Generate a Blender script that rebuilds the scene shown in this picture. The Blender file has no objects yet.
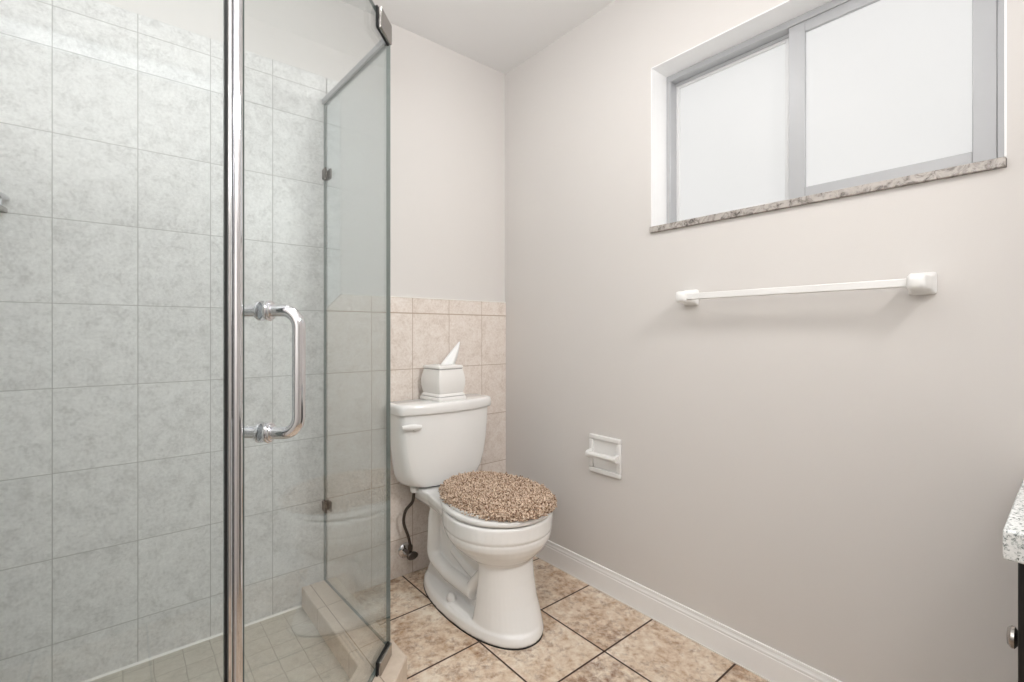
import bpy, bmesh, math, random
import numpy as np
from mathutils import Vector, Matrix
random.seed(7)
PI = math.pi
SC = bpy.context.scene
COL = SC.collection

# ---------------------------------------------------------------- camera
YAW = math.radians(39.746)
cam_d = bpy.data.cameras.new('camera')
cam = bpy.data.objects.new('camera', cam_d)
COL.objects.link(cam)
cam.location = (-1.5621, -1.9276, 1.0821)
cam.rotation_euler = (PI / 2, 0, -YAW)
cam_d.sensor_width = 36.0
cam_d.lens = 473.2 / 1024 * 36.0
cam_d.shift_y = -8.5 / 1024
cam_d.clip_start = 0.02
SC.camera = cam

# ---------------------------------------------------------------- world, exposure, room and fill lights
w = bpy.data.worlds.new('world')
SC.world = w
w.use_nodes = True
w.node_tree.nodes['Background'].inputs['Color'].default_value = (0.95, 0.97, 1.0, 1)
w.node_tree.nodes['Background'].inputs['Strength'].default_value = 1.0
SC.view_settings.view_transform = 'Standard'
SC.view_settings.look = 'None'
SC.view_settings.exposure = -0.10
SC.view_settings.gamma = 1.0
SC.view_settings.use_curve_mapping = False


def area_light(name, loc, target, sx, sy, power, color=(1, 1, 1), shape='RECTANGLE'):
    d = bpy.data.lights.new(name, 'AREA')
    d.shape = shape
    d.size = sx
    if shape in ('RECTANGLE', 'ELLIPSE'):
        d.size_y = sy
    d.energy = power
    d.color = color
    o = bpy.data.objects.new(name, d)
    COL.objects.link(o)
    o.location = loc
    v = Vector(target) - Vector(loc)
    o.rotation_euler = v.to_track_quat('-Z', 'Y').to_euler()
    return o


# ceiling lamp of the room, the lamp bar over the vanity
area_light('ceiling_lamp_light', (-0.80, -0.85, 2.37), (-0.80, -0.85, 0), 0.26, 0.26, 3.2, (1.0, 0.99, 0.975), 'DISK')
area_light('vanity_lamp_light', (-0.58, -2.33, 2.05), (-1.05, -0.5, 1.0), 0.26, 0.10, 8.0, (1.0, 0.985, 0.965)).data.spread = math.radians(112)
# unseen fill light added for the lower room, bounced off the left wall
area_light('wall_bounce_fill_light', (-1.70, -1.70, 1.25), (-1.975, -1.70, 1.24), 0.40, 0.40, 2.6, (1.0, 1.0, 1.0))
# main fill light, added unseen, pointed up to bounce off the ceiling
area_light('ceiling_bounce_fill_light', (-1.68, -1.72, 1.50), (-1.68, -1.7199, 2.44), 0.28, 0.28, 28.5, (0.965, 0.98, 1.0))

# ---------------------------------------------------------------- helpers


def tag(o, label=None, cat=None, group=None, kind=None):
    if label: o['label'] = label
    if cat: o['category'] = cat
    if group: o['group'] = group
    if kind: o['kind'] = kind
    return o


def empty(name, loc=(0, 0, 0), rotz=0.0):
    o = bpy.data.objects.new(name, None)
    COL.objects.link(o)
    o.empty_display_size = 0.05
    o.location = loc
    o.rotation_euler = (0, 0, rotz)
    return o


class MB:
    """collects geometry for ONE mesh object"""

    def __init__(self):
        self.v = []
        self.f = []
        self.m = []

    def add(self, vs, fs, mi=0):
        b = len(self.v)
        self.v += [tuple(p) for p in vs]
        for q in fs:
            self.f.append([b + i for i in q])
            self.m.append(mi)
        return self

    def box(self, x0, x1, y0, y1, z0, z1, mi=0):
        vs = [(x, y, z) for z in (z0, z1) for y in (y0, y1) for x in (x0, x1)]
        fs = [(0, 2, 3, 1), (4, 5, 7, 6), (0, 1, 5, 4), (2, 6, 7, 3), (0, 4, 6, 2), (1, 3, 7, 5)]
        return self.add(vs, fs, mi)

    def prism(self, poly, z0, z1, mi=0):
        n = len(poly)
        a = sum(poly[i][0] * poly[(i + 1) % n][1] - poly[(i + 1) % n][0] * poly[i][1] for i in range(n))
        if a < 0: poly = poly[::-1]
        vs = [(p[0], p[1], z0) for p in poly] + [(p[0], p[1], z1) for p in poly]
        fs = [list(range(n))[::-1], list(range(n, 2 * n))]
        for i in range(n):
            j = (i + 1) % n
            fs.append((i, j, n + j, n + i))
        return self.add(vs, fs, mi)

    def loft(self, loops, cap0=True, cap1=True, mi=0):
        n = len(loops[0])
        vs = [p for l in loops for p in l]
        fs = []
        for k in range(len(loops) - 1):
            for i in range(n):
                j = (i + 1) % n
                fs.append((k * n + i, k * n + j, (k + 1) * n + j, (k + 1) * n + i))
        if cap0: fs.append(list(range(n))[::-1])
        if cap1: fs.append([(len(loops) - 1) * n + i for i in range(n)])
        return self.add(vs, fs, mi)

    def tube(self, pts, r, seg=16, caps=True, mi=0):
        pts = [Vector(p) for p in pts]
        n = len(pts)
        rr = r if isinstance(r, (list, tuple)) else [r] * n
        t0 = (pts[1] - pts[0]).normalized()
        up = Vector((0, 0, 1)) if abs(t0.z) < 0.9 else Vector((1, 0, 0))
        nrm = (up - up.dot(t0) * t0).normalized()
        loops = []
        for k in range(n):
            if k == 0: t = t0
            elif k == n - 1: t = (pts[k] - pts[k - 1]).normalized()
            else: t = ((pts[k + 1] - pts[k]).normalized() + (pts[k] - pts[k - 1]).normalized()).normalized()
            nrm = (nrm - nrm.dot(t) * t).normalized()
            b = t.cross(nrm)
            loops.append([pts[k] + rr[k] * (math.cos(2 * PI * i / seg) * nrm + math.sin(2 * PI * i / seg) * b) for i in range(seg)])
        return self.loft(loops, caps, caps, mi)

    def lathe(self, prof, origin, axis, seg=32, mi=0):
        """prof: (radius, height along axis) pairs"""
        ax = Vector(axis).normalized()
        up = Vector((0, 0, 1)) if abs(ax.z) < 0.9 else Vector((1, 0, 0))
        a = (up - up.dot(ax) * ax).normalized()
        b = ax.cross(a)
        o = Vector(origin)
        loops = [[o + ax * h + max(r, 1e-5) * (math.cos(2 * PI * i / seg) * a + math.sin(2 * PI * i / seg) * b) for i in range(seg)] for r, h in prof]
        return self.loft(loops, True, True, mi)

    def build(self, name, mats, parent=None, smooth=None, bevel=0.0, bseg=2, sub=0, remesh=0.0, smooth_it=0):
        me = bpy.data.meshes.new(name)
        me.from_pydata(self.v, [], self.f)
        if not isinstance(mats, (list, tuple)): mats = [mats]
        for m in mats: me.materials.append(m)
        me.polygons.foreach_set('material_index', self.m)
        me.update()
        o = bpy.data.objects.new(name, me)
        COL.objects.link(o)
        if parent is not None: o.parent = parent
        if bevel > 0:
            md = o.modifiers.new('bevel', 'BEVEL')
            md.width = bevel
            md.segments = bseg
            md.limit_method = 'ANGLE'
            md.angle_limit = math.radians(40)
        if remesh > 0:
            md = o.modifiers.new('remesh', 'REMESH')
            md.mode = 'VOXEL'
            md.voxel_size = remesh
            md.use_smooth_shade = True
        if smooth_it:
            md = o.modifiers.new('smooth', 'SMOOTH')
            md.factor = 0.5
            md.iterations = smooth_it
        if sub:
            md = o.modifiers.new('sub', 'SUBSURF')
            md.levels = sub
            md.render_levels = sub
        if smooth is not None or bevel > 0:
            me.polygons.foreach_set('use_smooth', [True] * len(me.polygons))
            me.set_sharp_from_angle(angle=math.radians(smooth if smooth is not None else 30))
        return o


def arc(cx, cy, r, a0, a1, n):
    return [(cx + r * math.cos(a0 + (a1 - a0) * i / n), cy + r * math.sin(a0 + (a1 - a0) * i / n)) for i in range(n + 1)]


def bend_path(pts, r, n=8):
    """polyline with rounded corners (3-D)"""
    pts = [Vector(p) for p in pts]
    out = [pts[0]]
    for i in range(1, len(pts) - 1):
        a, b, c = pts[i - 1], pts[i], pts[i + 1]
        u = (a - b).normalized()
        v = (c - b).normalized()
        th = u.angle(v)
        d = r / math.tan(th / 2)
        p0, p1 = b + u * d, b + v * d
        bis = (u + v).normalized()
        cen = b + bis * (r / math.sin(th / 2))
        e0, e1 = (p0 - cen), (p1 - cen)
        ang = e0.angle(e1)
        for k in range(n + 1):
            t = k / n
            out.append(cen + (e0 * math.sin((1 - t) * ang) + e1 * math.sin(t * ang)) / math.sin(ang))
    out.append(pts[-1])
    return out


# ---------------------------------------------------------------- materials
def lin(r, g, b):
    f = lambda c: (c / 255 / 12.92) if c / 255 <= 0.04045 else ((c / 255 + 0.055) / 1.055) ** 2.4
    return (f(r), f(g), f(b), 1.0)


class NT:
    def __init__(self, name):
        self.mat = bpy.data.materials.new(name)
        self.mat.use_nodes = True
        self.t = self.mat.node_tree
        self.bsdf = self.t.nodes['Principled BSDF']
        self.out = self.t.nodes['Material Output']

    def n(self, typ, **kw):
        x = self.t.nodes.new(typ)
        for k, v in kw.items(): setattr(x, k, v)
        return x

    def l(self, a, b): self.t.links.new(a, b)

    def math(self, op, a, b=None, c=None):
        x = self.n('ShaderNodeMath', operation=op)
        for i, q in enumerate((a, b, c)):
            if q is None: continue
            if isinstance(q, (int, float)): x.inputs[i].default_value = q
            else: self.l(q, x.inputs[i])
        return x.outputs[0]

    def mix(self, fac, a, b, blend='MIX'):
        x = self.n('ShaderNodeMix', data_type='RGBA', blend_type=blend)
        for s, q in ((x.inputs[0], fac), (x.inputs[6], a), (x.inputs[7], b)):
            if isinstance(q, (int, float)): s.default_value = q
            elif isinstance(q, tuple): s.default_value = q
            else: self.l(q, s)
        return x.outputs[2]

    def coord(self): return self.n('ShaderNodeTexCoord').outputs['Object']

    def noise(self, vec, scale, detail=3, rough=0.55, w=None, dist=0.0):
        x = self.n('ShaderNodeTexNoise', noise_dimensions='4D' if w is not None else '3D')
        x.inputs['Scale'].default_value = scale
        x.inputs['Detail'].default_value = detail
        x.inputs['Roughness'].default_value = rough
        x.inputs['Distortion'].default_value = dist
        self.l(vec, x.inputs['Vector'])
        if w is not None: self.l(w, x.inputs['W'])
        return x.outputs['Fac']

    def ramp(self, fac, stops):
        x = self.n('ShaderNodeValToRGB')
        e = x.color_ramp.elements
        while len(e) < len(stops): e.new(0.5)
        for i, (p, c) in enumerate(stops):
            e[i].position = p
            e[i].color = c
        self.l(fac, x.inputs[0])
        return x.outputs[0]

    def bump(self, h, strength=0.2, dist=0.01):
        x = self.n('ShaderNodeBump')
        x.inputs['Strength'].default_value = strength
        x.inputs['Distance'].default_value = dist
        self.l(h, x.inputs['Height'])
        self.l(x.outputs[0], self.bsdf.inputs['Normal'])

    def set(self, **kw):
        names = dict(color='Base Color', rough='Roughness', metal='Metallic', spec='Specular IOR Level', coat='Coat Weight')
        for k, v in kw.items():
            s = self.bsdf.inputs[names[k]]
            if isinstance(v, (int, float, tuple)): s.default_value = v
            else: self.l(v, s)
        return self


def plain(name, rgb, rough=0.5, metal=0.0, spec=0.5, var=0.03, scale=25.0):
    t = NT(name)
    c = lin(*rgb)
    lo = tuple(x * (1 - var) for x in c[:3]) + (1,)
    hi = tuple(min(1, x * (1 + var)) for x in c[:3]) + (1,)
    f = t.noise(t.coord(), scale, 2)
    t.set(color=t.mix(f, lo, hi), rough=rough, metal=metal, spec=spec)
    return t.mat


def paint(name, rgb, bump=0.08):
    t = NT(name)
    co = t.coord()
    c = lin(*rgb)
    f = t.noise(co, 3.0, 3)
    lo = tuple(x * 0.985 for x in c[:3]) + (1,)
    hi = tuple(min(1, x * 1.015) for x in c[:3]) + (1,)
    t.set(color=t.mix(f, lo, hi), rough=0.6, spec=0.3)
    t.bump(t.noise(co, 260.0, 2), bump, 0.002)
    return t.mat


def tile(name, ax, ay, x0, pw, y0, ph, g, stops, grout, rough=0.35, nscale=9.0, extra=None, spots=None, bump=0.3, wander=0.0):
    """ceramic tiles on a grid in two world axes; mottled glaze shifted for each tile, recessed grout"""
    t = NT(name)
    co = t.coord()
    sep = t.n('ShaderNodeSeparateXYZ')
    if wander > 0:
        nz = t.n('ShaderNodeTexNoise')
        nz.inputs['Scale'].default_value = 14.0
        t.l(co, nz.inputs['Vector'])
        vm = t.n('ShaderNodeVectorMath', operation='MULTIPLY_ADD')
        t.l(nz.outputs['Color'], vm.inputs[0])
        vm.inputs[1].default_value = (wander,) * 3
        t.l(co, vm.inputs[2])
        t.l(vm.outputs[0], sep.inputs[0])
    else:
        t.l(co, sep.inputs[0])
    X, Y = sep.outputs[ax], sep.outputs[ay]
    u = t.math('DIVIDE', t.math('SUBTRACT', X, x0), pw)
    v = t.math('DIVIDE', t.math('SUBTRACT', Y, y0), ph)
    iu, iv = t.math('FLOOR', u), t.math('FLOOR', v)
    fu, fv = t.math('FRACT', u), t.math('FRACT', v)
    du = t.math('MULTIPLY', t.math('MINIMUM', fu, t.math('SUBTRACT', 1.0, fu)), pw)
    dv = t.math('MULTIPLY', t.math('MINIMUM', fv, t.math('SUBTRACT', 1.0, fv)), ph)
    d = t.math('MINIMUM', du, dv)
    for e in (extra or []):
        d = t.math('MINIMUM', d, t.math('ABSOLUTE', t.math('SUBTRACT', Y, e)))
    mr = t.n('ShaderNodeMapRange')
    t.l(d, mr.inputs[0])
    mr.inputs[1].default_value = g * 0.4
    mr.inputs[2].default_value = g * 0.62
    mr.inputs[3].default_value = 0.0
    mr.inputs[4].default_value = 1.0
    mask = mr.outputs[0]
    cell = t.math('ADD', t.math('MULTIPLY', iu, 3.17), t.math('MULTIPLY', iv, 7.31))
    n1 = t.noise(co, nscale, 6, 0.65, cell, 0.6)
    n2 = t.noise(co, nscale * 5, 4, 0.7, cell, 0.3)
    nn = t.math('ADD', t.math('MULTIPLY', n1, 0.48), t.math('MULTIPLY', n2, 0.52))
    c = t.ramp(nn, stops)
    if spots:
        sc, col, lo, hi = spots
        s = t.noise(co, sc, 5, 0.75, cell, 0.2)
        big = t.noise(co, sc * 0.14, 3, 0.6, cell)
        m = t.n('ShaderNodeMapRange')
        t.l(t.math('ADD', t.math('MULTIPLY', s, 0.6), t.math('MULTIPLY', big, 0.4)), m.inputs[0])
        m.inputs[1].default_value = lo
        m.inputs[2].default_value = hi
        c = t.mix(m.outputs[0], c, col)
    wn = t.n('ShaderNodeTexWhiteNoise', noise_dimensions='2D')
    cv_ = t.n('ShaderNodeCombineXYZ')
    t.l(iu, cv_.inputs[0])
    t.l(iv, cv_.inputs[1])
    t.l(cv_.outputs[0], wn.inputs['Vector'])
    tone = t.math('ADD', 0.98, t.math('MULTIPLY', wn.outputs['Value'], 0.035))
    hv = t.n('ShaderNodeVectorMath', operation='SCALE')
    t.l(c, hv.inputs[0])
    t.l(tone, hv.inputs['Scale'])
    t.set(color=t.mix(mask, grout, hv.outputs[0]), rough=t.math('ADD', rough, t.math('MULTIPLY', t.math('SUBTRACT', 1.0, mask), 0.4)), spec=0.4)
    t.bump(t.math('ADD', mask, t.math('MULTIPLY', nn, 0.35)), bump, 0.003)
    return t.mat


GT = 0.25
M = {}
M['paint'] = paint('greige_wall_paint', (222, 218, 214.5))
M['ceil'] = paint('ceiling_paint', (236, 235, 234), 0.12)
M['white_trim'] = plain('white_trim_paint', (250, 250, 250), 0.35)
M['shower_tile'] = tile('shower_wall_tile', 0, 2, -0.9235, 0.1970, 0.168, GT, 0.0022,
                        [(0.36, lin(198, 197, 195)), (0.5, lin(223, 222, 220)), (0.62, lin(236, 235, 233))], lin(178, 177, 174), 0.32, 20.0, [2.04], bump=0.45)
M['shower_tile_side'] = tile('shower_side_tile', 1, 2, 0.0, 0.198, 0.168, GT, 0.0026,
                             [(0.36, lin(198, 197, 195)), (0.5, lin(223, 222, 220)), (0.62, lin(236, 235, 233))], lin(178, 177, 174), 0.32, 20.0, [2.04], bump=0.45)
WST = [(0.36, lin(212, 198, 186)), (0.5, lin(231, 220, 211)), (0.62, lin(240, 232, 225))]
M['wain_tile'] = tile('wainscot_tile', 0, 2, -0.158, 0.1925, 0.168, GT, 0.0028, WST, lin(186, 166, 148), 0.35, 20.0, [1.17], bump=0.3)
M['floor_tile'] = tile('floor_tile', 0, 1, 0.0025, 0.297, -0.268, 0.3125, 0.0062,
                       [(0.36, lin(182, 146, 112)), (0.48, lin(220, 199, 176)), (0.60, lin(240, 228, 211))], lin(62, 42, 32), 0.4, 8.0,
                       spots=(34.0, lin(122, 78, 48), 0.49, 0.66), bump=0.3)
M['curb_tile'] = tile('curb_tile', 0, 1, -0.987, 3.0, -0.19, 0.30, 0.003, [(0.28, lin(200, 184, 166)), (0.5, lin(216, 200, 183)), (0.72, lin(228, 214, 198))], lin(168, 150, 132), 0.4, 8.0, bump=0.3)
M['shower_floor'] = tile('shower_mosaic', 0, 1, -1.394, 0.0775, -0.03, 0.0775, 0.003,
                         [(0.28, lin(176, 170, 158)), (0.5, lin(200, 194, 182)), (0.72, lin(212, 207, 196))], lin(180, 174, 163), 0.45, 14.0, bump=0.5, wander=0.008)
M['porcelain'] = plain('white_porcelain', (244, 243, 241), 0.12, var=0.005)
M['plastic'] = plain('white_plastic', (240, 239, 237), 0.3, var=0.005)
M['ceramic'] = plain('white_ceramic', (238, 236, 233), 0.2, var=0.008)
M['chrome'] = plain('chrome', (225, 225, 228), 0.06, 1.0, var=0.01)
M['nickel'] = plain('brushed_nickel', (170, 166, 162), 0.22, 1.0, var=0.03)
M['bronze'] = plain('dark_bronze', (92, 85, 80), 0.28, 1.0, var=0.05)
M['alu'] = plain('aluminium', (186, 187, 189), 0.35, 0.15, var=0.02)
M['alu_glare'] = plain('glare_aluminium', (228, 228, 228), 0.4, 0.05, var=0.01)  # lit copy of the aluminium, window glare put into its colour
M['black_seal_and_edge'] = plain('black_seal_and_edge', (14, 14, 15), 0.6)
M['dark_gap'] = plain('dark_seal_gap_shade', (30, 30, 32), 0.7)  # seal colour that also stands for shade in the gaps
M['black_wood'] = plain('black_painted_wood', (16, 15, 15), 0.35)
M['door_paint'] = plain('pale_grey_door_paint', (206, 202, 198), 0.45)
M['caulk'] = plain('white_caulk_or_highlight', (238, 236, 230), 0.5)
M['tissue'] = plain('white_tissue', (248, 248, 247), 0.8)
M['dark_line'] = plain('grey_glaze_line', (150, 148, 146), 0.4)


def glass_mat(name, tint, edge=False):
    t = NT(name)
    t.t.nodes.remove(t.bsdf)
    lw = t.n('ShaderNodeLayerWeight')
    lw.inputs['Blend'].default_value = 0.5
    fr = t.math('ADD', 0.065, t.math('MULTIPLY', 0.935, t.math('POWER', lw.outputs['Facing'], 5.0)))
    tr = t.n('ShaderNodeBsdfTransparent')
    tr.inputs['Color'].default_value = tint
    gl = t.n('ShaderNodeBsdfGlossy')
    gl.inputs['Roughness'].default_value = 0.0
    mx = t.n('ShaderNodeMixShader')
    t.l(fr, mx.inputs[0])
    t.l(tr.outputs[0], mx.inputs[1])
    t.l(gl.outputs[0], mx.inputs[2])
    t.l(mx.outputs[0], t.out.inputs['Surface'])
    return t.mat


M['glass'] = glass_mat('shower_glass', (0.95, 0.970, 0.972, 1))
M['glass_fixed'] = glass_mat('fixed_shower_glass', (0.93, 0.960, 0.964, 1))
M['glass_edge'] = plain('glass_edge', (112, 122, 118), 0.15)

t = NT('frosted_window_pane')
t.bsdf.inputs['Base Color'].default_value = (0.3, 0.3, 0.3, 1)
t.bsdf.inputs['Roughness'].default_value = 0.4
em = t.mix(t.noise(t.coord(), 6.0, 2), (0.96, 0.97, 0.96, 1), (1.0, 1.0, 0.99, 1))
t.l(em, t.bsdf.inputs['Emission Color'])
t.bsdf.inputs['Emission Strength'].default_value = 0.54
M['pane'] = t.mat

t = NT('granite_counter')
co = t.coord()
vo = t.n('ShaderNodeTexVoronoi')
vo.inputs['Scale'].default_value = 330.0
t.l(co, vo.inputs['Vector'])
sp = t.ramp(t.math('ADD', t.math('MULTIPLY', t.noise(co, 240.0, 3, 0.7), 0.7), t.math('MULTIPLY', vo.outputs['Color'], 0.3)),
            [(0.33, lin(100, 108, 106)), (0.41, lin(186, 192, 190)), (0.49, lin(236, 238, 237)), (0.75, lin(246, 247, 246))])
t.set(color=sp, rough=0.08, spec=0.6)
M['granite'] = t.mat

t = NT('marble_sill')
co = t.coord()
sp = t.ramp(t.noise(co, 34.0, 5, 0.7, None, 1.2), [(0.34, lin(78, 73, 70)), (0.44, lin(148, 141, 135)), (0.54, lin(186, 179, 173)), (0.8, lin(200, 194, 189))])
t.set(color=sp, rough=0.25)
M['sill'] = t.mat

t = NT('tan_shag_yarn')
co = t.coord()
n1 = t.noise(co, 140.0, 2, 0.6)
sp = t.ramp(n1, [(0.37, lin(104, 76, 58)), (0.475, lin(196, 168, 143)), (0.60, lin(240, 222, 204))])
t.set(color=sp, rough=0.9, spec=0.1)
M['shag'] = t.mat

# ================================================================ the setting
XL, YR, H = -1.975, -2.42, 2.44
YW = 0.0075     # painted plane of the back wall; the tiles stand proud of it


def struct(o): return tag(o, kind='structure')


struct(MB().box(XL - 0.1, 0.1, YR - 0.1, 0.1, -0.12, 0.0).build('floor', M['floor_tile']))
struct(MB().box(XL - 0.1, 0.25, YR - 0.1, 0.1, H, H + 0.1).build('ceiling', M['ceil']))
wall_back = struct(MB().box(XL - 0.1, 0.25, YW, 0.11, 0.0, H).build('wall_back', M['paint']))
wall_left = struct(MB().box(XL - 0.1, XL, YR, YW, 0.0, H).build('wall_left', M['paint']))
struct(MB().box(XL - 0.1, 0.25, YR - 0.1, YR, 0.0, H).build('wall_rear', M['paint']))
# right wall with the window opening
WY0, WY1, WZ0, WZ1, WD = -1.819, -0.879, 1.483, 2.091, 0.20
m = MB()
m.box(0, 0.25, YR, WY0, 0, H)
m.box(0, 0.25, WY1, YW, 0, H)
m.box(0, 0.25, WY0, WY1, 0, WZ0 - 0.023)
m.box(0, 0.25, WY0, WY1, WZ1, H)
struct(m.build('wall_right', M['paint']))


m = MB()      # unseen panelled door added to the rear wall for its reflection
m.box(-1.90, -1.15, YR, YR + 0.030, 0.005, 2.03)
for x0_, x1_ in ((-1.80, -1.56), (-1.49, -1.25)):
    for z0_, z1_ in ((0.22, 0.86), (1.02, 1.88)):
        m.box(x0_, x1_, YR + 0.030, YR + 0.036, z0_, z1_)
struct(m.build('added_door', M['door_paint'], bevel=0.004))
m = MB()
m.box(-1.97, -1.90, YR, YR + 0.018, 0.0, 2.10)
m.box(-1.15, -1.08, YR, YR + 0.018, 0.0, 2.10)
m.box(-1.90, -1.15, YR, YR + 0.018, 2.03, 2.10)
struct(m.build('added_door_trim', M['white_trim'], bevel=0.003))

# tile on the back wall, bullnose-edged
TT = 0.0015
m = MB()
m.box(XL, -0.923, -TT, YW, 0.0, 2.102)
m.build('shower_tile', M['shower_tile'], wall_back, bevel=0.006, bseg=3)
m = MB()
m.add([(-0.9225, -TT, 1.180), (-0.865, -TT, 1.2385), (-0.865, -TT, 2.102), (-0.9225, -TT, 2.102),
       (-0.9225, YW, 1.180), (-0.865, YW, 1.2385), (-0.865, YW, 2.102), (-0.9225, YW, 2.102)],
      [(0, 1, 2, 3), (7, 6, 5, 4), (0, 4, 5, 1), (1, 5, 6, 2), (2, 6, 7, 3), (3, 7, 4, 0)])
m.build('bullnose_trim', M['shower_tile'], wall_back, bevel=0.005, bseg=3)
m = MB()
m.add([(-0.9225, -TT, 0), (0, -TT, 0), (0, -TT, 1.2385), (-0.864, -TT, 1.2385), (-0.9225, -TT, 1.1795),
       (-0.9225, YW, 0), (0, YW, 0), (0, YW, 1.2385), (-0.864, YW, 1.2385), (-0.9225, YW, 1.1795)],
      [(0, 1, 2, 3, 4), (9, 8, 7, 6, 5), (0, 5, 6, 1), (1, 6, 7, 2), (2, 7, 8, 3), (3, 8, 9, 4), (4, 9, 5, 0)])
m.build('wainscot_tile', M['wain_tile'], wall_back, bevel=0.006, bseg=3)
MB().box(XL, XL + TT, -1.10, -TT, 0.0, 2.102).build('shower_tile', M['shower_tile_side'], wall_left, bevel=0.006, bseg=3)

MB().box(-0.864, 0.0, 0.0002, YW, 1.2387, 1.2425).build('caulk_or_highlight_line', M['caulk'], wall_back)  # white strip stands in for the bullnose edge highlight

# baseboard along the right wall: plain face with a moulded cap and a caulk line at the floor


def base_profile(): return [(0, 0.0), (-0.0090, 0.0), (-0.0090, 0.073), (-0.0068, 0.0745), (-0.0068, 0.0775), (-0.0085, 0.079), (-0.0085, 0.083), (-0.0068, 0.087), (-0.0056, 0.092), (-0.0056, 0.0945), (-0.0070, 0.096), (-0.0062, 0.102), (0, 0.102)]


m = MB()
pr = base_profile()
m.loft([[(x, -TT, z) for x, z in pr], [(x, YR, z) for x, z in pr]])
bb = struct(m.build('baseboard_right', M['white_trim']))
MB().prism([(-0.0090, -TT), (-0.0125, -TT), (-0.0125, YR), (-0.0090, YR)], 0.0, 0.0035).build('caulk_or_highlight_line', M['caulk'], bb)

# ---------------------------------------------------------------- window: recess lining, sill, frame, sashes
win = struct(empty('window_1', (0, (WY0 + WY1) / 2, WZ0)))


def wpart(mb, name, mat, bevel=0.0):
    o = mb.build(name, mat, win, bevel=bevel)
    o.matrix_parent_inverse = win.matrix_basis.inverted()
    return o


m = MB()   # plastered white returns
m.box(0.0, WD, WY1 - 0.004, WY1, WZ0, WZ1)
m.box(0.0, WD, WY0, WY0 + 0.004, WZ0, WZ1)
m.box(0.0, WD, WY0, WY1, WZ1 - 0.004, WZ1)
wpart(m, 'window_return', M['white_trim'])
m = MB()   # outer aluminium frame with two tracks
FX0, FX1 = 0.098, 0.165
ZB, ZT = WZ0, WZ1 - 0.004
YA, YB = WY0 + 0.004, WY1 - 0.004
m.box(FX0, FX1, YB - 0.018, YB, ZB + 0.022, ZT - 0.022)
m.box(FX0, FX1, YA, YA + 0.019, ZB + 0.022, ZT - 0.022)
m.box(FX0, FX1, YA, YB, ZT - 0.022, ZT)
m.box(FX0 + 0.034, FX0 + 0.038, YA + 0.019, YB - 0.018, ZT - 0.034, ZT - 0.022)
m.box(FX0, FX1, YA, YB, ZB, ZB + 0.022)
m.box(FX0 + 0.034, FX0 + 0.038, YA + 0.019, YB - 0.018, ZB + 0.022, ZB + 0.034)
wpart(m, 'window_frame', M['alu'], 0.0015)
m = MB()   # inner sash (right)
sx0, sx1 = 0.103, 0.129
m.box(sx0, sx1, -1.371, -1.323, ZB + 0.022, ZT - 0.022)
m.box(sx0, sx1, YA + 0.0195, -1.751, ZB + 0.022, ZT - 0.022)
m.box(sx0, sx1, -1.751, -1.371, ZB + 0.022, 1.541)
m.box(sx0, sx1, -1.751, -1.371, 2.032, ZT - 0.022)
wpart(m, 'window_sash', M['alu'], 0.0015)
m = MB()   # outer sash (left)
tx0, tx1 = 0.138, 0.160
m.box(tx0, tx1, YB - 0.032, YB - 0.018, ZB + 0.022, ZT - 0.022)
m.box(tx0, tx1, -1.350, -1.300, ZB + 0.022, ZT - 0.022)
m.box(tx0, tx1, -1.300, YB - 0.032, ZB + 0.022, ZB + 0.042)
m.box(tx0, tx1, -1.300, YB - 0.032, ZT - 0.042, ZT - 0.022)
wpart(m, 'window_sash', M['alu_glare'], 0.0015)
wpart(MB().box(0.113, 0.119, -1.7515, -1.3705, 1.5405, 2.0325), 'window_pane', M['pane'])
wpart(MB().box(0.146, 0.152, -1.3005, YB - 0.0315, ZB + 0.0415, ZT - 0.0415), 'window_pane', M['pane'])
wpart(MB().box(-0.012, FX1, WY0 + 0.0005, WY1 - 0.0005, WZ0 - 0.0225, WZ0), 'window_sill', M['sill'], 0.002)

# ---------------------------------------------------------------- shower base: curb and mosaic floor
P = Vector((-0.910, -0.544))          # corner where fixed panel and door meet
Q = Vector((-1.432, -1.060))          # corner where door and the second fixed panel meet
CZ = 0.098
outer = [(-0.886, -TT), (-0.886, -0.616), (-1.375, -1.105), (XL + TT, -1.105)]
inner = [(XL + TT, -0.965), (-1.422, -0.965), (-1.018, -0.561), (-1.018, -TT)]
curb = struct(MB().prism(outer + inner, 0.0, CZ).build('shower_curb', M['curb_tile'], bevel=0.004))
MB().prism([(XL + TT, -TT), (-1.018, -TT), (-1.018, -0.561), (-1.422, -0.965), (XL + TT, -0.965)], 0.0, 0.024).build('shower_floor', M['shower_floor'])
struct(bpy.data.objects['shower_floor'])
m = MB()
m.add([(XL + TT, -TT, 0.024), (XL + TT, -TT - 0.005, 0.024), (XL + TT, -TT, 0.030), (-1.0182, -TT, 0.024), (-1.0182, -TT - 0.005, 0.024), (-1.0182, -TT, 0.030)],
      [(0, 1, 2), (3, 5, 4), (0, 3, 4, 1), (1, 4, 5, 2), (0, 2, 5, 3)])
m.build('caulk_or_highlight_line', M['caulk'], bpy.data.objects['shower_floor'])


# ================================================================ shower glass
GH = 2.003     # top of the glass
HT = 0.005     # half thickness


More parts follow.
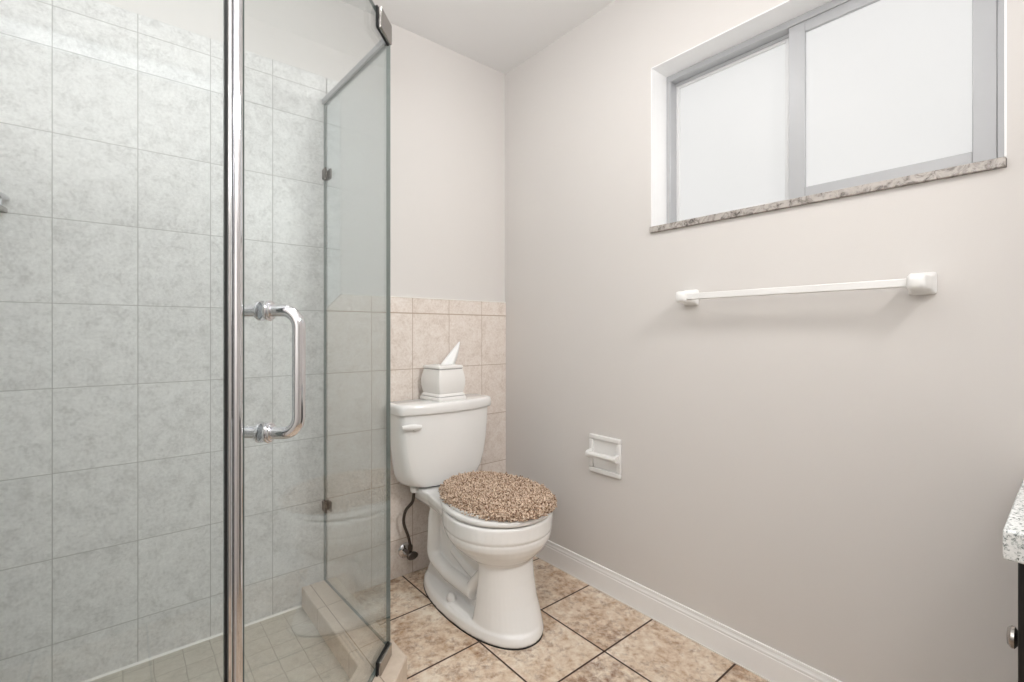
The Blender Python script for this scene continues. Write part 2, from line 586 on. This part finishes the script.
def glass_slab(p0, p1, z0, z1, name, parent, gm=None):
    d = (Vector(p1) - Vector(p0)).normalized()
    n = Vector((-d.y, d.x)) * HT
    a, b = Vector(p0), Vector(p1)
    q = [a - n, b - n, b + n, a + n]
    vs = [(p.x, p.y, z) for z in (z0, z1) for p in q]
    fs = [(3, 2, 1, 0), (4, 5, 6, 7), (1, 2, 6, 5), (3, 0, 4, 7), (0, 1, 5, 4), (2, 3, 7, 6)]
    m = MB()
    for i, f in enumerate(fs): m.add(vs, [f], 1 if i < 4 else 0)
    bm_o = m.build(name, [gm or M['glass'], M['glass_edge']], parent)
    b = bmesh.new()
    b.from_mesh(bm_o.data)
    bmesh.ops.remove_doubles(b, verts=b.verts, dist=1e-6)
    b.to_mesh(bm_o.data)
    b.free()
    return bm_o


# fixed panel from the back wall
pa = tag(empty('glass_panel'), 'fixed clear glass shower panel set between tiled back wall and door hinges', 'glass panel')
glass_slab((-0.930, -TT - 0.001), (-0.912, -0.536), CZ + 0.001, GH - 0.0145, 'glass_pane', pa, M['glass_fixed'])
m = MB()
hw_ = 0.011
m.prism([(-0.930 - hw_, -TT), (-0.912 - hw_, -0.536), (-0.912 + hw_, -0.536), (-0.930 + hw_, -TT)], GH - 0.014, GH + 0.006)
m.build('header_rail', M['alu'], pa, bevel=0.0015)
for z in (1.708, 0.396):
    m = MB()
    for s in (-1, 1):
        m.box(-0.929 + s * 0.0095 - 0.003, -0.929 + s * 0.0095 + 0.003, -0.045, -TT, z - 0.020, z + 0.020)
    m.box(-0.9415, -0.9165, -TT - 0.004, -TT, z - 0.020, z + 0.020)
    m.build('glass_clip', M['bronze'], pa, bevel=0.002)

# the door, hinged at the corner
DD = Vector((-1, -1)).normalized()
DN = Vector((1, -1)).normalized()     # towards the room
door = tag(empty('shower_door', (P.x, P.y, CZ)), 'clear frameless glass shower door with chrome pull handle', 'shower door')


def dpt(s, o, z): return (P.x + DD.x * s + DN.x * o, P.y + DD.y * s + DN.y * o, z)


def dchild(o):
    o.matrix_parent_inverse = Matrix.Translation((-P.x, -P.y, -CZ))
    return o


GHD = GH + 0.012     # top of the door
a, b2 = dpt(0.006, 0, 0), dpt(0.701, 0, 0)
dchild(glass_slab(a[:2], b2[:2], CZ + 0.010, GHD, 'glass_pane', door))


def dbox(m, s0, s1, o0, o1, z0, z1, mi=0):
    vs = [dpt(s, o, z) for z in (z0, z1) for o in (o0, o1) for s in (s0, s1)]
    fs = [(0, 1, 3, 2), (4, 6, 7, 5), (0, 4, 5, 1), (2, 3, 7, 6), (0, 2, 6, 4), (1, 5, 7, 3)]
    return m.add(vs, fs, mi)


for z0, z1 in ((GHD - 0.058, GHD + 0.002), (CZ + 0.0005, CZ + 0.040)):
    m = MB()
    dbox(m, 0.036, 0.126, HT + 0.0065, 0.021, z0, z1)
    o = dchild(m.build('hinge', M['nickel'], door, bevel=0.0025))
    m = MB()
    dbox(m, 0.035, 0.1285, HT + 0.0003, HT + 0.006, z0 - 0.0003, z1 + 0.001)
    m.build('hinge_dark_reflection', M['black_seal_and_edge'], o)  # black plate stands in for the dark reflection on the hinge edges
m = MB()
dbox(m, 0.012, 0.699, -0.004, 0.004, CZ + 0.003, CZ + 0.011)
dchild(m.build('door_sweep', M['glass_edge'], door))
# back-to-back pull handle
m = MB()
SH = 0.637
for sgn in (1, -1):
    path = bend_path([dpt(SH, sgn * (HT + 0.002), 1.121), dpt(SH, sgn * 0.063, 1.121), dpt(SH, sgn * 0.063, 0.903), dpt(SH, sgn * (HT + 0.002), 0.903)], 0.030, 10)
    m.tube(path, 0.0112, 24)
hd = dchild(m.build('pull_handle', M['chrome'], door, smooth=40))
for z in (1.121, 0.903):
    for sgn in (1, -1):
        m = MB()
        m.lathe([(0.0180, 0.0), (0.0185, 0.001), (0.0185, 0.0045), (0.0175, 0.0055), (0.0150, 0.0058), (0.0150, 0.0090), (0.0140, 0.0100), (0.0112, 0.0102)],
                dpt(SH, sgn * HT, z), (sgn * DN.x, sgn * DN.y, 0), 32)
        m.build('washer', M['chrome'], hd, smooth=40)

# second fixed panel, parallel to the back wall, with the polished strike post
pb = tag(empty('glass_panel', (Q.x, Q.y, CZ)), 'fixed clear glass shower panel beside the chrome strike post, at left', 'glass panel')


def bchild(o):
    o.matrix_parent_inverse = Matrix.Translation((-Q.x, -Q.y, -CZ))
    return o


bchild(glass_slab((XL + TT + 0.001, -1.056), (-1.4335, -1.056), CZ + 0.001, GH, 'glass_pane', pb))
# post drawn in a frame facing across the strike: u to the right, v away from the camera
PU = Vector((math.cos(math.radians(-10)), math.sin(math.radians(-10))))
PV = Vector((-PU.y, PU.x))
PC = Vector((-1.4215, -1.052))


def ppt(u, v): return (PC.x + PU.x * u + PV.x * v, PC.y + PU.y * u + PV.y * v)


m = MB()
m.prism([ppt(-0.0052, -0.006), ppt(-0.0006, -0.006), ppt(-0.0006, 0.012), ppt(-0.0052, 0.012)], CZ, GH)
bchild(m.build('strike_channel', M['chrome'], pb, bevel=0.001))
m = MB()
m.prism([ppt(-0.0112, -0.0064), ppt(-0.0058, -0.0064), ppt(-0.0058, 0.010), ppt(-0.0112, 0.010)], CZ, GH)
bchild(m.build('gasket', M['black_seal_and_edge'], pb))
m = MB()
m.tube([ppt(0.0078, 0.002) + (CZ,), ppt(0.0078, 0.002) + (GH,)], 0.0076, 32)
bchild(m.build('strike_post', M['chrome'], pb, smooth=40))

# chrome corner caddy in the far left shower corner
cad = tag(empty('corner_shelf', (XL + TT, -TT, 1.425)), 'small chrome corner shelf on the grey shower tile at far left', 'shelf')


def qarc(r, n=16): return [(r * math.cos(t), -r * math.sin(t)) for t in [PI / 2 * k / n for k in range(n + 1)]]


def cbuild(mb, name, mat, **k): return mb.build(name, mat, cad, **k)


m = MB()
m.prism([(0, 0)] + qarc(0.172), -0.007, 0.004)
cbuild(m, 'tray', M['nickel'], smooth=30)
m = MB()
m.tube([(x, y, 0.032) for x, y in qarc(0.171)], 0.007, 12)
cbuild(m, 'guard_rail', M['chrome'], smooth=40)
for k in (2, 8, 14):
    x, y = qarc(0.166)[k]
    cbuild(MB().tube([(x, y, 0.0), (x, y, 0.038)], 0.003, 10), 'rail_support', M['chrome'], smooth=40)

# ================================================================ toilet
TX = -0.452
toilet = tag(empty('toilet', (TX, 0, 0)), 'white two-piece toilet with exposed trapway against the tiled back wall', 'toilet')


def egg(z, yc, hw, yf, yb, n=48, p=2.0, px=2.0):
    """closed loop, front half-ellipse to yf, back half to yb (front is -y)"""
    out = []
    for i in range(n):
        a = 2 * PI * i / n
        c, s = math.cos(a), math.sin(a)
        x = hw * math.copysign(abs(c) ** (2 / px), c)
        if s <= 0: y = yc - (yc - yf) * abs(s) ** (2 / p)
        else: y = yc + (yb - yc) * abs(s) ** (2 / p)
        out.append((x, y, z))
    return out


m = MB()
# bowl shell down to the pedestal
sec = [(0.416, -0.515, 0.192, -0.717, -0.26), (0.411, -0.515, 0.197, -0.722, -0.26), (0.362, -0.515, 0.197, -0.721, -0.26), (0.357, -0.515, 0.192, -0.715, -0.26),
       (0.350, -0.515, 0.195, -0.718, -0.27), (0.330, -0.515, 0.191, -0.714, -0.29), (0.308, -0.51, 0.176, -0.703, -0.30), (0.288, -0.51, 0.157, -0.688, -0.31),
       (0.270, -0.52, 0.138, -0.670, -0.34), (0.259, -0.53, 0.122, -0.656, -0.42), (0.249, -0.540, 0.113, -0.648, -0.515),
       (0.180, -0.540, 0.115, -0.658, -0.512), (0.110, -0.535, 0.121, -0.675, -0.508), (0.050, -0.53, 0.130, -0.700, -0.50), (0.006, -0.52, 0.137, -0.715, -0.49)]
m.loft([egg(z, yc, hw, yf, yb) for z, yc, hw, yf, yb in sec][::-1])
# deck behind the bowl that carries the tank
deck = []
for z, g in ((0.335, -0.040), (0.362, -0.012), (0.390, 0.0), (0.412, 0.0), (0.416, -0.004)):
    pl = [(-0.125 - g, -0.05), (-0.128 - g, -0.20), (-0.145 - g, -0.30), (-0.172 - g, -0.42), (-0.10, -0.50), (0.10, -0.50), (0.172 + g, -0.42), (0.145 + g, -0.30), (0.128 + g, -0.20), (0.125 + g, -0.05)]
    deck.append([(x, y, z) for x, y in pl])
m.loft(deck)
# web between the two sides of the trapway
m.loft([[(x, y, z) for x, y in ((-hw, yb), (-hw, yf), (hw, yf), (hw, yb))] for z, hw, yf, yb in
        ((0.02, 0.085, -0.50, -0.10), (0.12, 0.068, -0.50, -0.13), (0.24, 0.062, -0.50, -0.13), (0.38, 0.075, -0.48, -0.10))])
# the trapway pipe showing on both flanks: down at the back, forward along the foot, braced against the pedestal
for s in (-1, 1):
    path = bend_path([(s * 0.078, -0.205, 0.385), (s * 0.080, -0.180, 0.30), (s * 0.083, -0.172, 0.140), (s * 0.086, -0.30, 0.112), (s * 0.088, -0.480, 0.112)], 0.040, 6)
    m.tube(path, [0.029] * len(path), 20)
    m.tube([(s * 0.086, -0.455, 0.110), (s * 0.088, -0.490, 0.160), (s * 0.086, -0.530, 0.205)], [0.027, 0.022, 0.020], 14)
    m.tube([(s * 0.062, -0.29, 0.20), (s * 0.064, -0.40, 0.165), (s * 0.070, -0.50, 0.150)], [0.016, 0.016, 0.016], 12)
# foot
foot = [[(x - 0.008, y, z) for x, y, _ in egg(0, -0.41, hw - 0.003, yf, yb, 72, 2.2, 2.25)] for z, hw, yf, yb in
        ((0.003, 0.151, -0.717, -0.057), (0.014, 0.152, -0.718, -0.056), (0.034, 0.148, -0.711, -0.061), (0.044, 0.138, -0.690, -0.076), (0.047, 0.120, -0.65, -0.10))]
m.loft(foot)
m.build('bowl', M['porcelain'], toilet, remesh=0.004, smooth_it=4)
# dark line around the foot: sealant plus contact shadow in its colour
m = MB()
m.prism([(x - 0.008, y) for x, y, _ in egg(0, -0.41, 0.1490, -0.7185, -0.0558, 72, 2.2, 2.25)], 0.0, 0.0035)
m.build('base_seal_shadow', M['dark_gap'], toilet)
for s in (-1, 1):
    MB().lathe([(0.019, 0.0), (0.019, 0.010), (0.017, 0.018), (0.011, 0.025), (0.004, 0.028), (0, 0.0285)], (s * 0.117, -0.366, 0.046), (s * 0.10, 0, 1), 24).build('bolt_cap', M['plastic'], toilet, smooth=40)


def tank_loop(z, hw, ys, yf, yb=-0.036, ends=0.93, rb=0.015, n=14):
    """flat back, straight sides, bowed front; the corner between front and side is a facet"""
    R = (hw * hw + (ys - yf) ** 2) / (2 * (ys - yf))
    cy = yf + R
    th = math.asin(min(1, hw * ends / R))
    pts = []
    for i in range(n + 1):
        a = -th + 2 * th * i / n
        pts.append((R * math.sin(a), cy - R * math.cos(a)))
    x1, y1 = pts[-1]
    xe, ye = hw, min(ys + 0.016 + (1 - ends) * 0.16, yb - 0.03)
    px_, py_ = x1 + (hw - x1) * 0.80, y1 + (ye - y1) * 0.26
    cor = []
    for k in range(1, 9):
        t_ = k / 8
        cor.append(((1 - t_) ** 2 * x1 + 2 * t_ * (1 - t_) * px_ + t_ * t_ * xe, (1 - t_) ** 2 * y1 + 2 * t_ * (1 - t_) * py_ + t_ * t_ * ye))
    pts += cor
    back = [(hw, yb - rb)] + [(hw - rb + rb * math.cos(q), yb - rb + rb * math.sin(q)) for q in (PI / 8, PI / 4, 3 * PI / 8)] + [(hw - rb, yb)]
    pts += back
    pts += [(-x, y) for x, y in back[::-1]]
    pts += [(-x, y) for x, y in cor[::-1]]
    return [(x, y, z) for x, y in pts]


m = MB()
prof = [(0.423, 0.146, -0.125, -0.160, 0.66), (0.426, 0.162, -0.132, -0.170, 0.67), (0.434, 0.178, -0.138, -0.178, 0.69), (0.450, 0.192, -0.143, -0.184, 0.74), (0.480, 0.203, -0.147, -0.189, 0.80),
        (0.535, 0.212, -0.150, -0.193, 0.865), (0.600, 0.219, -0.152, -0.196, 0.90), (0.670, 0.223, -0.154, -0.198, 0.915), (0.742, 0.225, -0.155, -0.199, 0.92)]
m.loft([tank_loop(z, hw, ys, yf, ends=e) for z, hw, ys, yf, e in prof])
m.build('tank', M['porcelain'], toilet, smooth=28)
m = MB()
m.loft([tank_loop(0.416, 0.120, -0.120, -0.150, -0.05), tank_loop(0.425, 0.120, -0.120, -0.150, -0.05)])
m.build('tank_gap_shade', M['dark_gap'], toilet)  # dark slab paints the shade between deck and tank
m = MB()
lp = [(0.740, 0.229, -0.157, -0.203), (0.7415, 0.236, -0.161, -0.208), (0.745, 0.238, -0.163, -0.210), (0.770, 0.239, -0.163, -0.211), (0.779, 0.237, -0.162, -0.209), (0.7835, 0.233, -0.159, -0.205), (0.785, 0.226, -0.154, -0.198)]
m.loft([tank_loop(z, hw, ys, yf, -0.032) for z, hw, ys, yf in lp])
m.build('tank_lid', M['porcelain'], toilet, smooth=50)
# flush lever: pivot boss and flat paddle on the left of the tank front
m = MB()
m.lathe([(0.015, 0), (0.015, 0.012), (0.012, 0.018), (0, 0.019)], (-0.170, -0.168, 0.690), (-0.12, -1, 0), 24)
hx = []
for k in range(9):
    t_ = k / 8
    x = -0.152 - 0.080 * t_
    y = -0.1930 + 0.016 * t_
    hh = 0.0075 + 0.005 * math.sin(PI * min(1, t_ * 1.05)) * (1 if t_ < 0.9 else 0.8)
    th_ = 0.006
    z = 0.694 + 0.003 * t_
    hx.append([(x + 0, y - th_ * math.cos(q), z + hh * math.sin(q)) for q in [2 * PI * i / 12 for i in range(12)]])
m.loft(hx)
m.build('flush_lever', M['plastic'], toilet, smooth=45)
# seat ring and lid
def ringloop(z, g): return egg(z, -0.505, 0.194 + g, -0.724 - g, -0.250 + g, 64, 2.05, 2.1)
m = MB()
m.loft([ringloop(0.4185, -0.022), ringloop(0.4195, -0.014)])
m.build('seat_gap_shade', M['dark_gap'], toilet)  # dark sheet puts the shade of the seat gap into colour
m = MB()
m.loft([ringloop(z, g) for z, g in ((0.4205, -0.008), (0.422, -0.003), (0.428, 0.0), (0.437, -0.001), (0.4405, -0.005))])
m.build('seat', M['plastic'], toilet, smooth=50)
m = MB()
m.loft([ringloop(z, g) for z, g in ((0.4415, -0.016), (0.443, -0.013), (0.450, -0.012), (0.455, -0.016))])
m.build('seat_lid', M['plastic'], toilet, smooth=50)
for s in (-1, 1):
    m = MB()
    m.tube([(s * 0.070 - 0.022, -0.268, 0.446), (s * 0.070 + 0.022, -0.268, 0.446)], 0.012, 16)
    m.box(s * 0.070 - 0.018, s * 0.070 + 0.018, -0.280, -0.256, 0.413, 0.446)
    m.build('seat_hinge', M['plastic'], toilet, smooth=40)

# ---------------------------------------------------------------- shag cover on the closed lid
rng = np.random.default_rng(5)
RX, RY0, RY1, RC = 0.180, -0.728, -0.226, -0.50


def rug_z(fr):   # height of the cover over the lid, fr = 0 centre .. 1 rim
    return 0.484 - 0.007 * fr ** 2 - 0.024 * max(0, fr - 0.86) ** 2 / 0.0196


m = MB()
loops = []
for fr in (1.0, 0.99, 0.96, 0.92, 0.86, 0.6, 0.3, 0.02):
    loops.append([(x * fr, RC + (y - RC) * fr, rug_z(fr)) for x, y, _ in egg(0, RC, RX, RY0, RY1, 64, 2.1, 2.15)])
low = [(x * 0.985, RC + (y - RC) * 0.985, 0.4440) for x, y, _ in egg(0, RC, RX, RY0, RY1, 64, 2.1, 2.15)]
low2 = [(x, y, 0.447) for x, y, _ in egg(0, RC, RX, RY0, RY1, 64, 2.1, 2.15)]
m.loft([low2] + loops, False, True)
base_v, base_f = m.v, m.f
V, Fc = list(base_v), list(base_f)
NT_, SEG = 8000, 5
for k in range(NT_):
    side = k % 5 == 0
    a = rng.uniform(0, 2 * PI)
    c, s = math.cos(a), math.sin(a)
    ex = RX * math.copysign(abs(c) ** (2 / 2.15), c)
    ey = (RC - RY0 if s < 0 else RY1 - RC) * math.copysign(abs(s) ** (2 / 2.1), s)
    if side:
        fr = 1.0
        z = rng.uniform(0.446, 0.462)
        nrm = Vector((c, s, rng.uniform(-0.15, 0.5)))
    else:
        fr = math.sqrt(rng.uniform(0, 1))
        z = rug_z(fr)
        e = max(0, (fr - 0.8) / 0.2)
        nrm = Vector((c * e, s * e, 1.0))
    p = Vector((ex * fr, RC + ey * fr, z - 0.002))
    d = (nrm.normalized() + Vector(rng.normal(0, 0.45, 3))).normalized()
    bend = Vector(rng.normal(0, 0.45, 3))
    L = rng.uniform(0.007, 0.014)
    r = rng.uniform(0.0022, 0.0035)
    u = d.orthogonal().normalized()
    v = d.cross(u)
    b0 = len(V)
    for j, (tt, rr) in enumerate(((0, 0.8), (0.55, 1.0), (1.0, 0.55))):
        cpt = p + d * (L * tt) + bend * (L * 0.5 * tt * tt)
        cpt.z = max(cpt.z, 0.4460)
        for i in range(SEG):
            q = 2 * PI * i / SEG
            V.append(tuple(cpt + (u * math.cos(q) + v * math.sin(q)) * (r * rr)))
    for j in range(2):
        for i in range(SEG):
            i2 = (i + 1) % SEG
            Fc.append([b0 + j * SEG + i, b0 + j * SEG + i2, b0 + (j + 1) * SEG + i2, b0 + (j + 1) * SEG + i])
    Fc.append([b0 + 2 * SEG + i for i in range(SEG)])
mm = MB()
mm.v, mm.f, mm.m = V, Fc, [0] * len(Fc)
rug = mm.build('toilet_lid_cover', M['shag'], smooth=60)
rug.location = (TX + 0.010, 0, 0)
tag(rug, 'tan shag cover fitted over the closed toilet lid', 'lid cover')

# ---------------------------------------------------------------- tissue box cover on the tank
TZ = 0.7855
TBX, TBY, TA = -0.443, -0.099, math.radians(4)
tb = tag(empty('tissue_box_cover', (TBX, TBY, TZ), TA), 'white square ceramic tissue box cover standing on the toilet tank', 'tissue box')


def sq(h, z, r=0.006, n=4, bulge=0.0):
    pts = []
    for cx_, cy_, a0 in ((1, 1, 0), (-1, 1, PI / 2), (-1, -1, PI), (1, -1, 3 * PI / 2)):
        for i in range(n + 1):
            a = a0 + PI / 2 * i / n
            pts.append((cx_ * (h - r) + r * math.cos(a), cy_ * (h - r) + r * math.sin(a), z))
    return pts


SB = 0.065
m = MB()
m.loft([sq(SB + 0.009, 0.0), sq(SB + 0.010, 0.003), sq(SB + 0.010, 0.011), sq(SB + 0.006, 0.016)])
m.build('base', M['ceramic'], tb, smooth=40)
MB().loft([sq(SB + 0.0025, 0.0155), sq(SB + 0.0025, 0.0185)]).build('accent_band', M['dark_line'], tb)
MB().loft([sq(SB - 0.003, 0.1345), sq(SB - 0.003, 0.1380)]).build('accent_band', M['dark_line'], tb)
m = MB()
prof = [(0.0185, SB + 0.006), (0.024, SB + 0.005), (0.030, SB - 0.001)]
for k in range(13):
    t_ = k / 12
    prof.append((0.033 + 0.096 * t_, SB - 0.003 + 0.010 * math.sin(PI * (0.10 + 0.82 * t_))))
prof.append((0.1345, SB - 0.001))
m.loft([sq(h, z) for z, h in prof])
m.build('body', M['ceramic'], tb, smooth=40)
m = MB()
tp = [(0.1380, SB - 0.001), (0.141, SB + 0.001), (0.147, SB), (0.152, SB - 0.006)]
lo = [sq(h, z) for z, h in tp]
hole = [(0.034 * math.copysign(min(1, abs(x) / 0.05), x), 0.018 * math.copysign(min(1, abs(y) / 0.05), y), 0.153) for x, y, z in lo[-1]]
hole2 = [(x, y, 0.144) for x, y, z in hole]
m.loft(lo + [hole, hole2])
m.build('top', M['ceramic'], tb, smooth=40)
# tissue: folded, pointed sheet pulled up from the slot
m = MB()
nu, nv = 14, 14
grid = []
for j in range(nv + 1):
    v = j / nv
    for i in range(nu + 1):
        u = i / nu
        xl = -0.014 + 0.104 * v ** 1.1
        xr = 0.064 + 0.006 * math.sin(v * PI) + 0.028 * v
        x = xl + (xr - xl) * u
        y = 0.010 * math.sin(u * PI * 2.1 + 0.5) * (1 - 0.6 * v) + 0.004 * v
        z = 0.146 + 0.108 * v
        grid.append((x, y, z))
m.add(grid, [(j * (nu + 1) + i, j * (nu + 1) + i + 1, (j + 1) * (nu + 1) + i + 1, (j + 1) * (nu + 1) + i) for j in range(nv) for i in range(nu)])
ts = m.build('tissue', M['tissue'], smooth=60)
ts.location = (TBX, TBY, TZ)
ts.modifiers.new('thick', 'SOLIDIFY').thickness = 0.0012
tag(ts, 'white tissue pulled up to a point from the box cover', 'tissue')

# ---------------------------------------------------------------- water supply valve and hose
sv = tag(empty('water_supply_valve', (-0.580, -TT, 0.112)), 'chrome water supply valve with braided hose on the wall left of the toilet', 'valve')
MB().lathe([(0.034, 0.0), (0.034, 0.002), (0.031, 0.006), (0.020, 0.010), (0.014, 0.012), (0, 0.012)], (0, 0, 0), (0, -1, 0), 32).build('escutcheon', M['chrome'], sv, smooth=40)
m = MB()
m.tube([(0, -0.010, 0), (0, -0.062, 0)], 0.009, 20)
m.lathe([(0.013, 0), (0.013, 0.024), (0.010, 0.026)], (0, -0.036, 0), (0, -1, 0), 8)
m.lathe([(0.008, 0), (0.008, 0.018), (0.011, 0.019), (0.011, 0.036), (0.008, 0.037)], (0, -0.048, 0.002), (0, 0, 1), 8)
m.build('valve_body', M['bronze'], sv, smooth=40)
m = MB()
lp_ = []
for h in (0.0, 0.004, 0.010, 0.013):
    sc_ = 1.0 if h in (0.004, 0.010) else 0.85
    lp_.append([(0.026 * sc_ * math.cos(q), -0.062 - h, 0.017 * sc_ * math.sin(q)) for q in [2 * PI * i / 28 for i in range(28)]])
m.loft(lp_)
m.build('valve_handle', M['bronze'], sv, smooth=40)
m = MB()
ctrl = [Vector(p) for p in ((0, -0.048, 0.040), (-0.012, -0.050, 0.085), (-0.036, -0.058, 0.150), (-0.034, -0.072, 0.205), (-0.010, -0.086, 0.240), (-0.008, -0.096, 0.278), (-0.008, -0.100, 0.290))]
pts = []
for i in range(len(ctrl) - 1):
    p0, p1, p2, p3 = ctrl[max(0, i - 1)], ctrl[i], ctrl[i + 1], ctrl[min(len(ctrl) - 1, i + 2)]
    for k in range(8):
        s = k / 8
        pts.append(0.5 * ((2 * p1) + (p2 - p0) * s + (2 * p0 - 5 * p1 + 4 * p2 - p3) * s * s + (3 * p1 - p0 - 3 * p2 + p3) * s ** 3))
pts.append(ctrl[-1])
m.tube(pts, 0.0066, 14)
m.build('braided_hose', M['bronze'], sv, smooth=40)
MB().lathe([(0.014, 0), (0.017, 0.004), (0.017, 0.020), (0.014, 0.022)], (-0.008, -0.100, 0.287), (0, 0, 1), 12).build('hose_nut', M['plastic'], sv, smooth=40)

# ---------------------------------------------------------------- recessed paper holder on the right wall
ph = tag(empty('paper_holder', (0, -0.661, 0.570)), 'white recessed toilet paper holder with empty roller on right wall', 'paper holder')
m = MB()
hw_, hh_, fw = 0.082, 0.080, 0.020
m.box(-0.012, 0, -hw_, hw_, hh_ - fw, hh_)
m.box(-0.012, 0, -hw_, hw_, -hh_, -hh_ + fw)
m.box(-0.012, 0, -hw_, -hw_ + fw, -hh_ + fw, hh_ - fw)
m.box(-0.012, 0, hw_ - fw, hw_, -hh_ + fw, hh_ - fw)
m.build('frame', M['plastic'], ph, bevel=0.004)
m = MB()
n_ = 10
hw2, hh2 = hw_ - fw, hh_ - fw
pr_ = [(0.045 * math.sin(PI * i / n_), hh2 * math.cos(PI * i / n_)) for i in range(n_ + 1)]
m.loft([[(-0.002 - 0.0, y, z) if i in (0, n_) else (-0.0025 + 0.0 * x, y, z) for i, (x, z) in enumerate(pr_)] + [(-0.0005, y, z) for (x, z) in pr_[::-1]] for y in (-hw2, hw2)])
m.build('back_plate', M['plastic'], ph)
for s in (-1, 1):
    m = MB()
    m.loft([[(x, s * (hw_ - 0.017), z) for x, z in pts_] if False else [(x, y, z) for x, z in ((-0.010, -0.017), (-0.010, 0.017), (-0.034, 0.013), (-0.041, 0.006), (-0.041, -0.006), (-0.034, -0.013))]
            for y in ((s * (hw_ - 0.018)), (s * (hw_ - 0.004)))] if s > 0 else
           [[(x, y, z) for x, z in ((-0.010, -0.017), (-0.010, 0.017), (-0.034, 0.013), (-0.041, 0.006), (-0.041, -0.006), (-0.034, -0.013))] for y in (s * (hw_ - 0.004), s * (hw_ - 0.018))])
    m.build('roller_arm', M['plastic'], ph, bevel=0.002)
m = MB()
m.tube([(-0.030, -hw_ + 0.017, 0), (-0.030, -0.01, 0), (-0.030, -0.0099, 0), (-0.030, hw_ - 0.017, 0)], [0.0115, 0.0115, 0.0105, 0.0105], 20)
m.build('roller', M['plastic'], ph, smooth=40)

# ---------------------------------------------------------------- towel bar
tbz, tby0, tby1 = 1.205, -1.045, -1.672
bar = tag(empty('towel_bar', (0, (tby0 + tby1) / 2, tbz)), 'long white empty towel bar on right wall under the window', 'towel bar')
hy = (tby0 - tby1) / 2


def sqx(h, x, n=5, r=0.3):
    pts = []
    rr = h * r
    for cx_, cy_, a0 in ((1, 1, 0), (-1, 1, PI / 2), (-1, -1, PI), (1, -1, 3 * PI / 2)):
        for i in range(n + 1):
            a = a0 + PI / 2 * i / n
            pts.append((x, cx_ * (h - rr) + rr * math.cos(a), cy_ * (h - rr) + rr * math.sin(a)))
    return pts


for s in (1, -1):
    m = MB()
    m.loft([[(x, y + s * hy, z) for x, y, z in sqx(h, x, 5, r)] for x, h, r in
            ((0, 0.027, 0.22), (-0.006, 0.028, 0.25), (-0.011, 0.026, 0.3), (-0.015, 0.0225, 0.35), (-0.030, 0.0205, 0.4), (-0.060, 0.020, 0.4), (-0.072, 0.019, 0.5), (-0.079, 0.015, 0.6), (-0.081, 0.008, 0.8))][::-1])
    m.build('post', M['plastic'], bar, smooth=50)
m = MB()
b_ = 0.0105
m.loft([[(-0.058 + x, y, z) for x, z in ((-b_, -b_), (b_, -b_), (b_, b_), (-b_, b_))] for y in (-hy + 0.018, hy - 0.018)])
m.build('rail', M['plastic'], bar, bevel=0.0025)

# ---------------------------------------------------------------- vanity at the right edge
VX, VY, VZ = -0.553, -1.853, 0.790
va = tag(empty('vanity', (-0.28, -2.14, 0)), 'black vanity cabinet with grey knob under granite top at right edge', 'vanity cabinet')


def vb(mb, name, mat, parent=va, **k):
    o = mb.build(name, mat, parent, **k)
    if parent is va: o.matrix_parent_inverse = Matrix.Translation((0.28, 2.14, 0))
    return o


CX0, CX1, CY0, CY1, CZT = -0.530, -0.004, YR + 0.004, -1.885, VZ - 0.0455
m = MB()
m.box(CX0, CX1, CY0, CY1, 0.09, CZT)
m.box(CX0 + 0.03, CX1, CY0, CY1 - 0.06, 0.0, 0.09)
vb(m, 'body', M['black_wood'], bevel=0.002)


def drawer_front(x0, x1, z0, z1):
    m = MB()
    y0, y1, f_ = CY1 + 0.0005, CY1 + 0.018, 0.045
    m.box(x0, x0 + f_, y0, y1, z0, z1)
    m.box(x1 - f_, x1, y0, y1, z0, z1)
    m.box(x0 + f_, x1 - f_, y0, y1, z0, z0 + f_)
    m.box(x0 + f_, x1 - f_, y0, y1, z1 - f_, z1)
    m.box(x0 + f_, x1 - f_, y0, y0 + 0.008, z0 + f_, z1 - f_)
    return vb(m, 'drawer', M['black_wood'], bevel=0.002)


def knob(x, z, parent):
    m = MB()
    m.lathe([(0.007, 0), (0.006, 0.004), (0.011, 0.006), (0.0175, 0.010), (0.0175, 0.014), (0.013, 0.0185), (0, 0.020)], (x, CY1 + 0.0175, z), (0, 1, 0), 28)
    o = m.build('knob', M['nickel'], parent, smooth=40)
    return o


for z0_, z1_ in ((0.436, CZT - 0.004), (0.10, 0.430)):
    dr = drawer_front(CX0 + 0.004, CX1 - 0.004, z0_, z1_)
    for x_ in (-0.420, -0.114): knob(x_, (z0_ + z1_) / 2 - 0.012, dr)
vb(MB().box(VX, -0.001, YR + 0.001, VY, VZ - 0.045, VZ), 'countertop', M['granite'], bevel=0.004, bseg=3)['label'] = 'speckled light grey granite countertop'
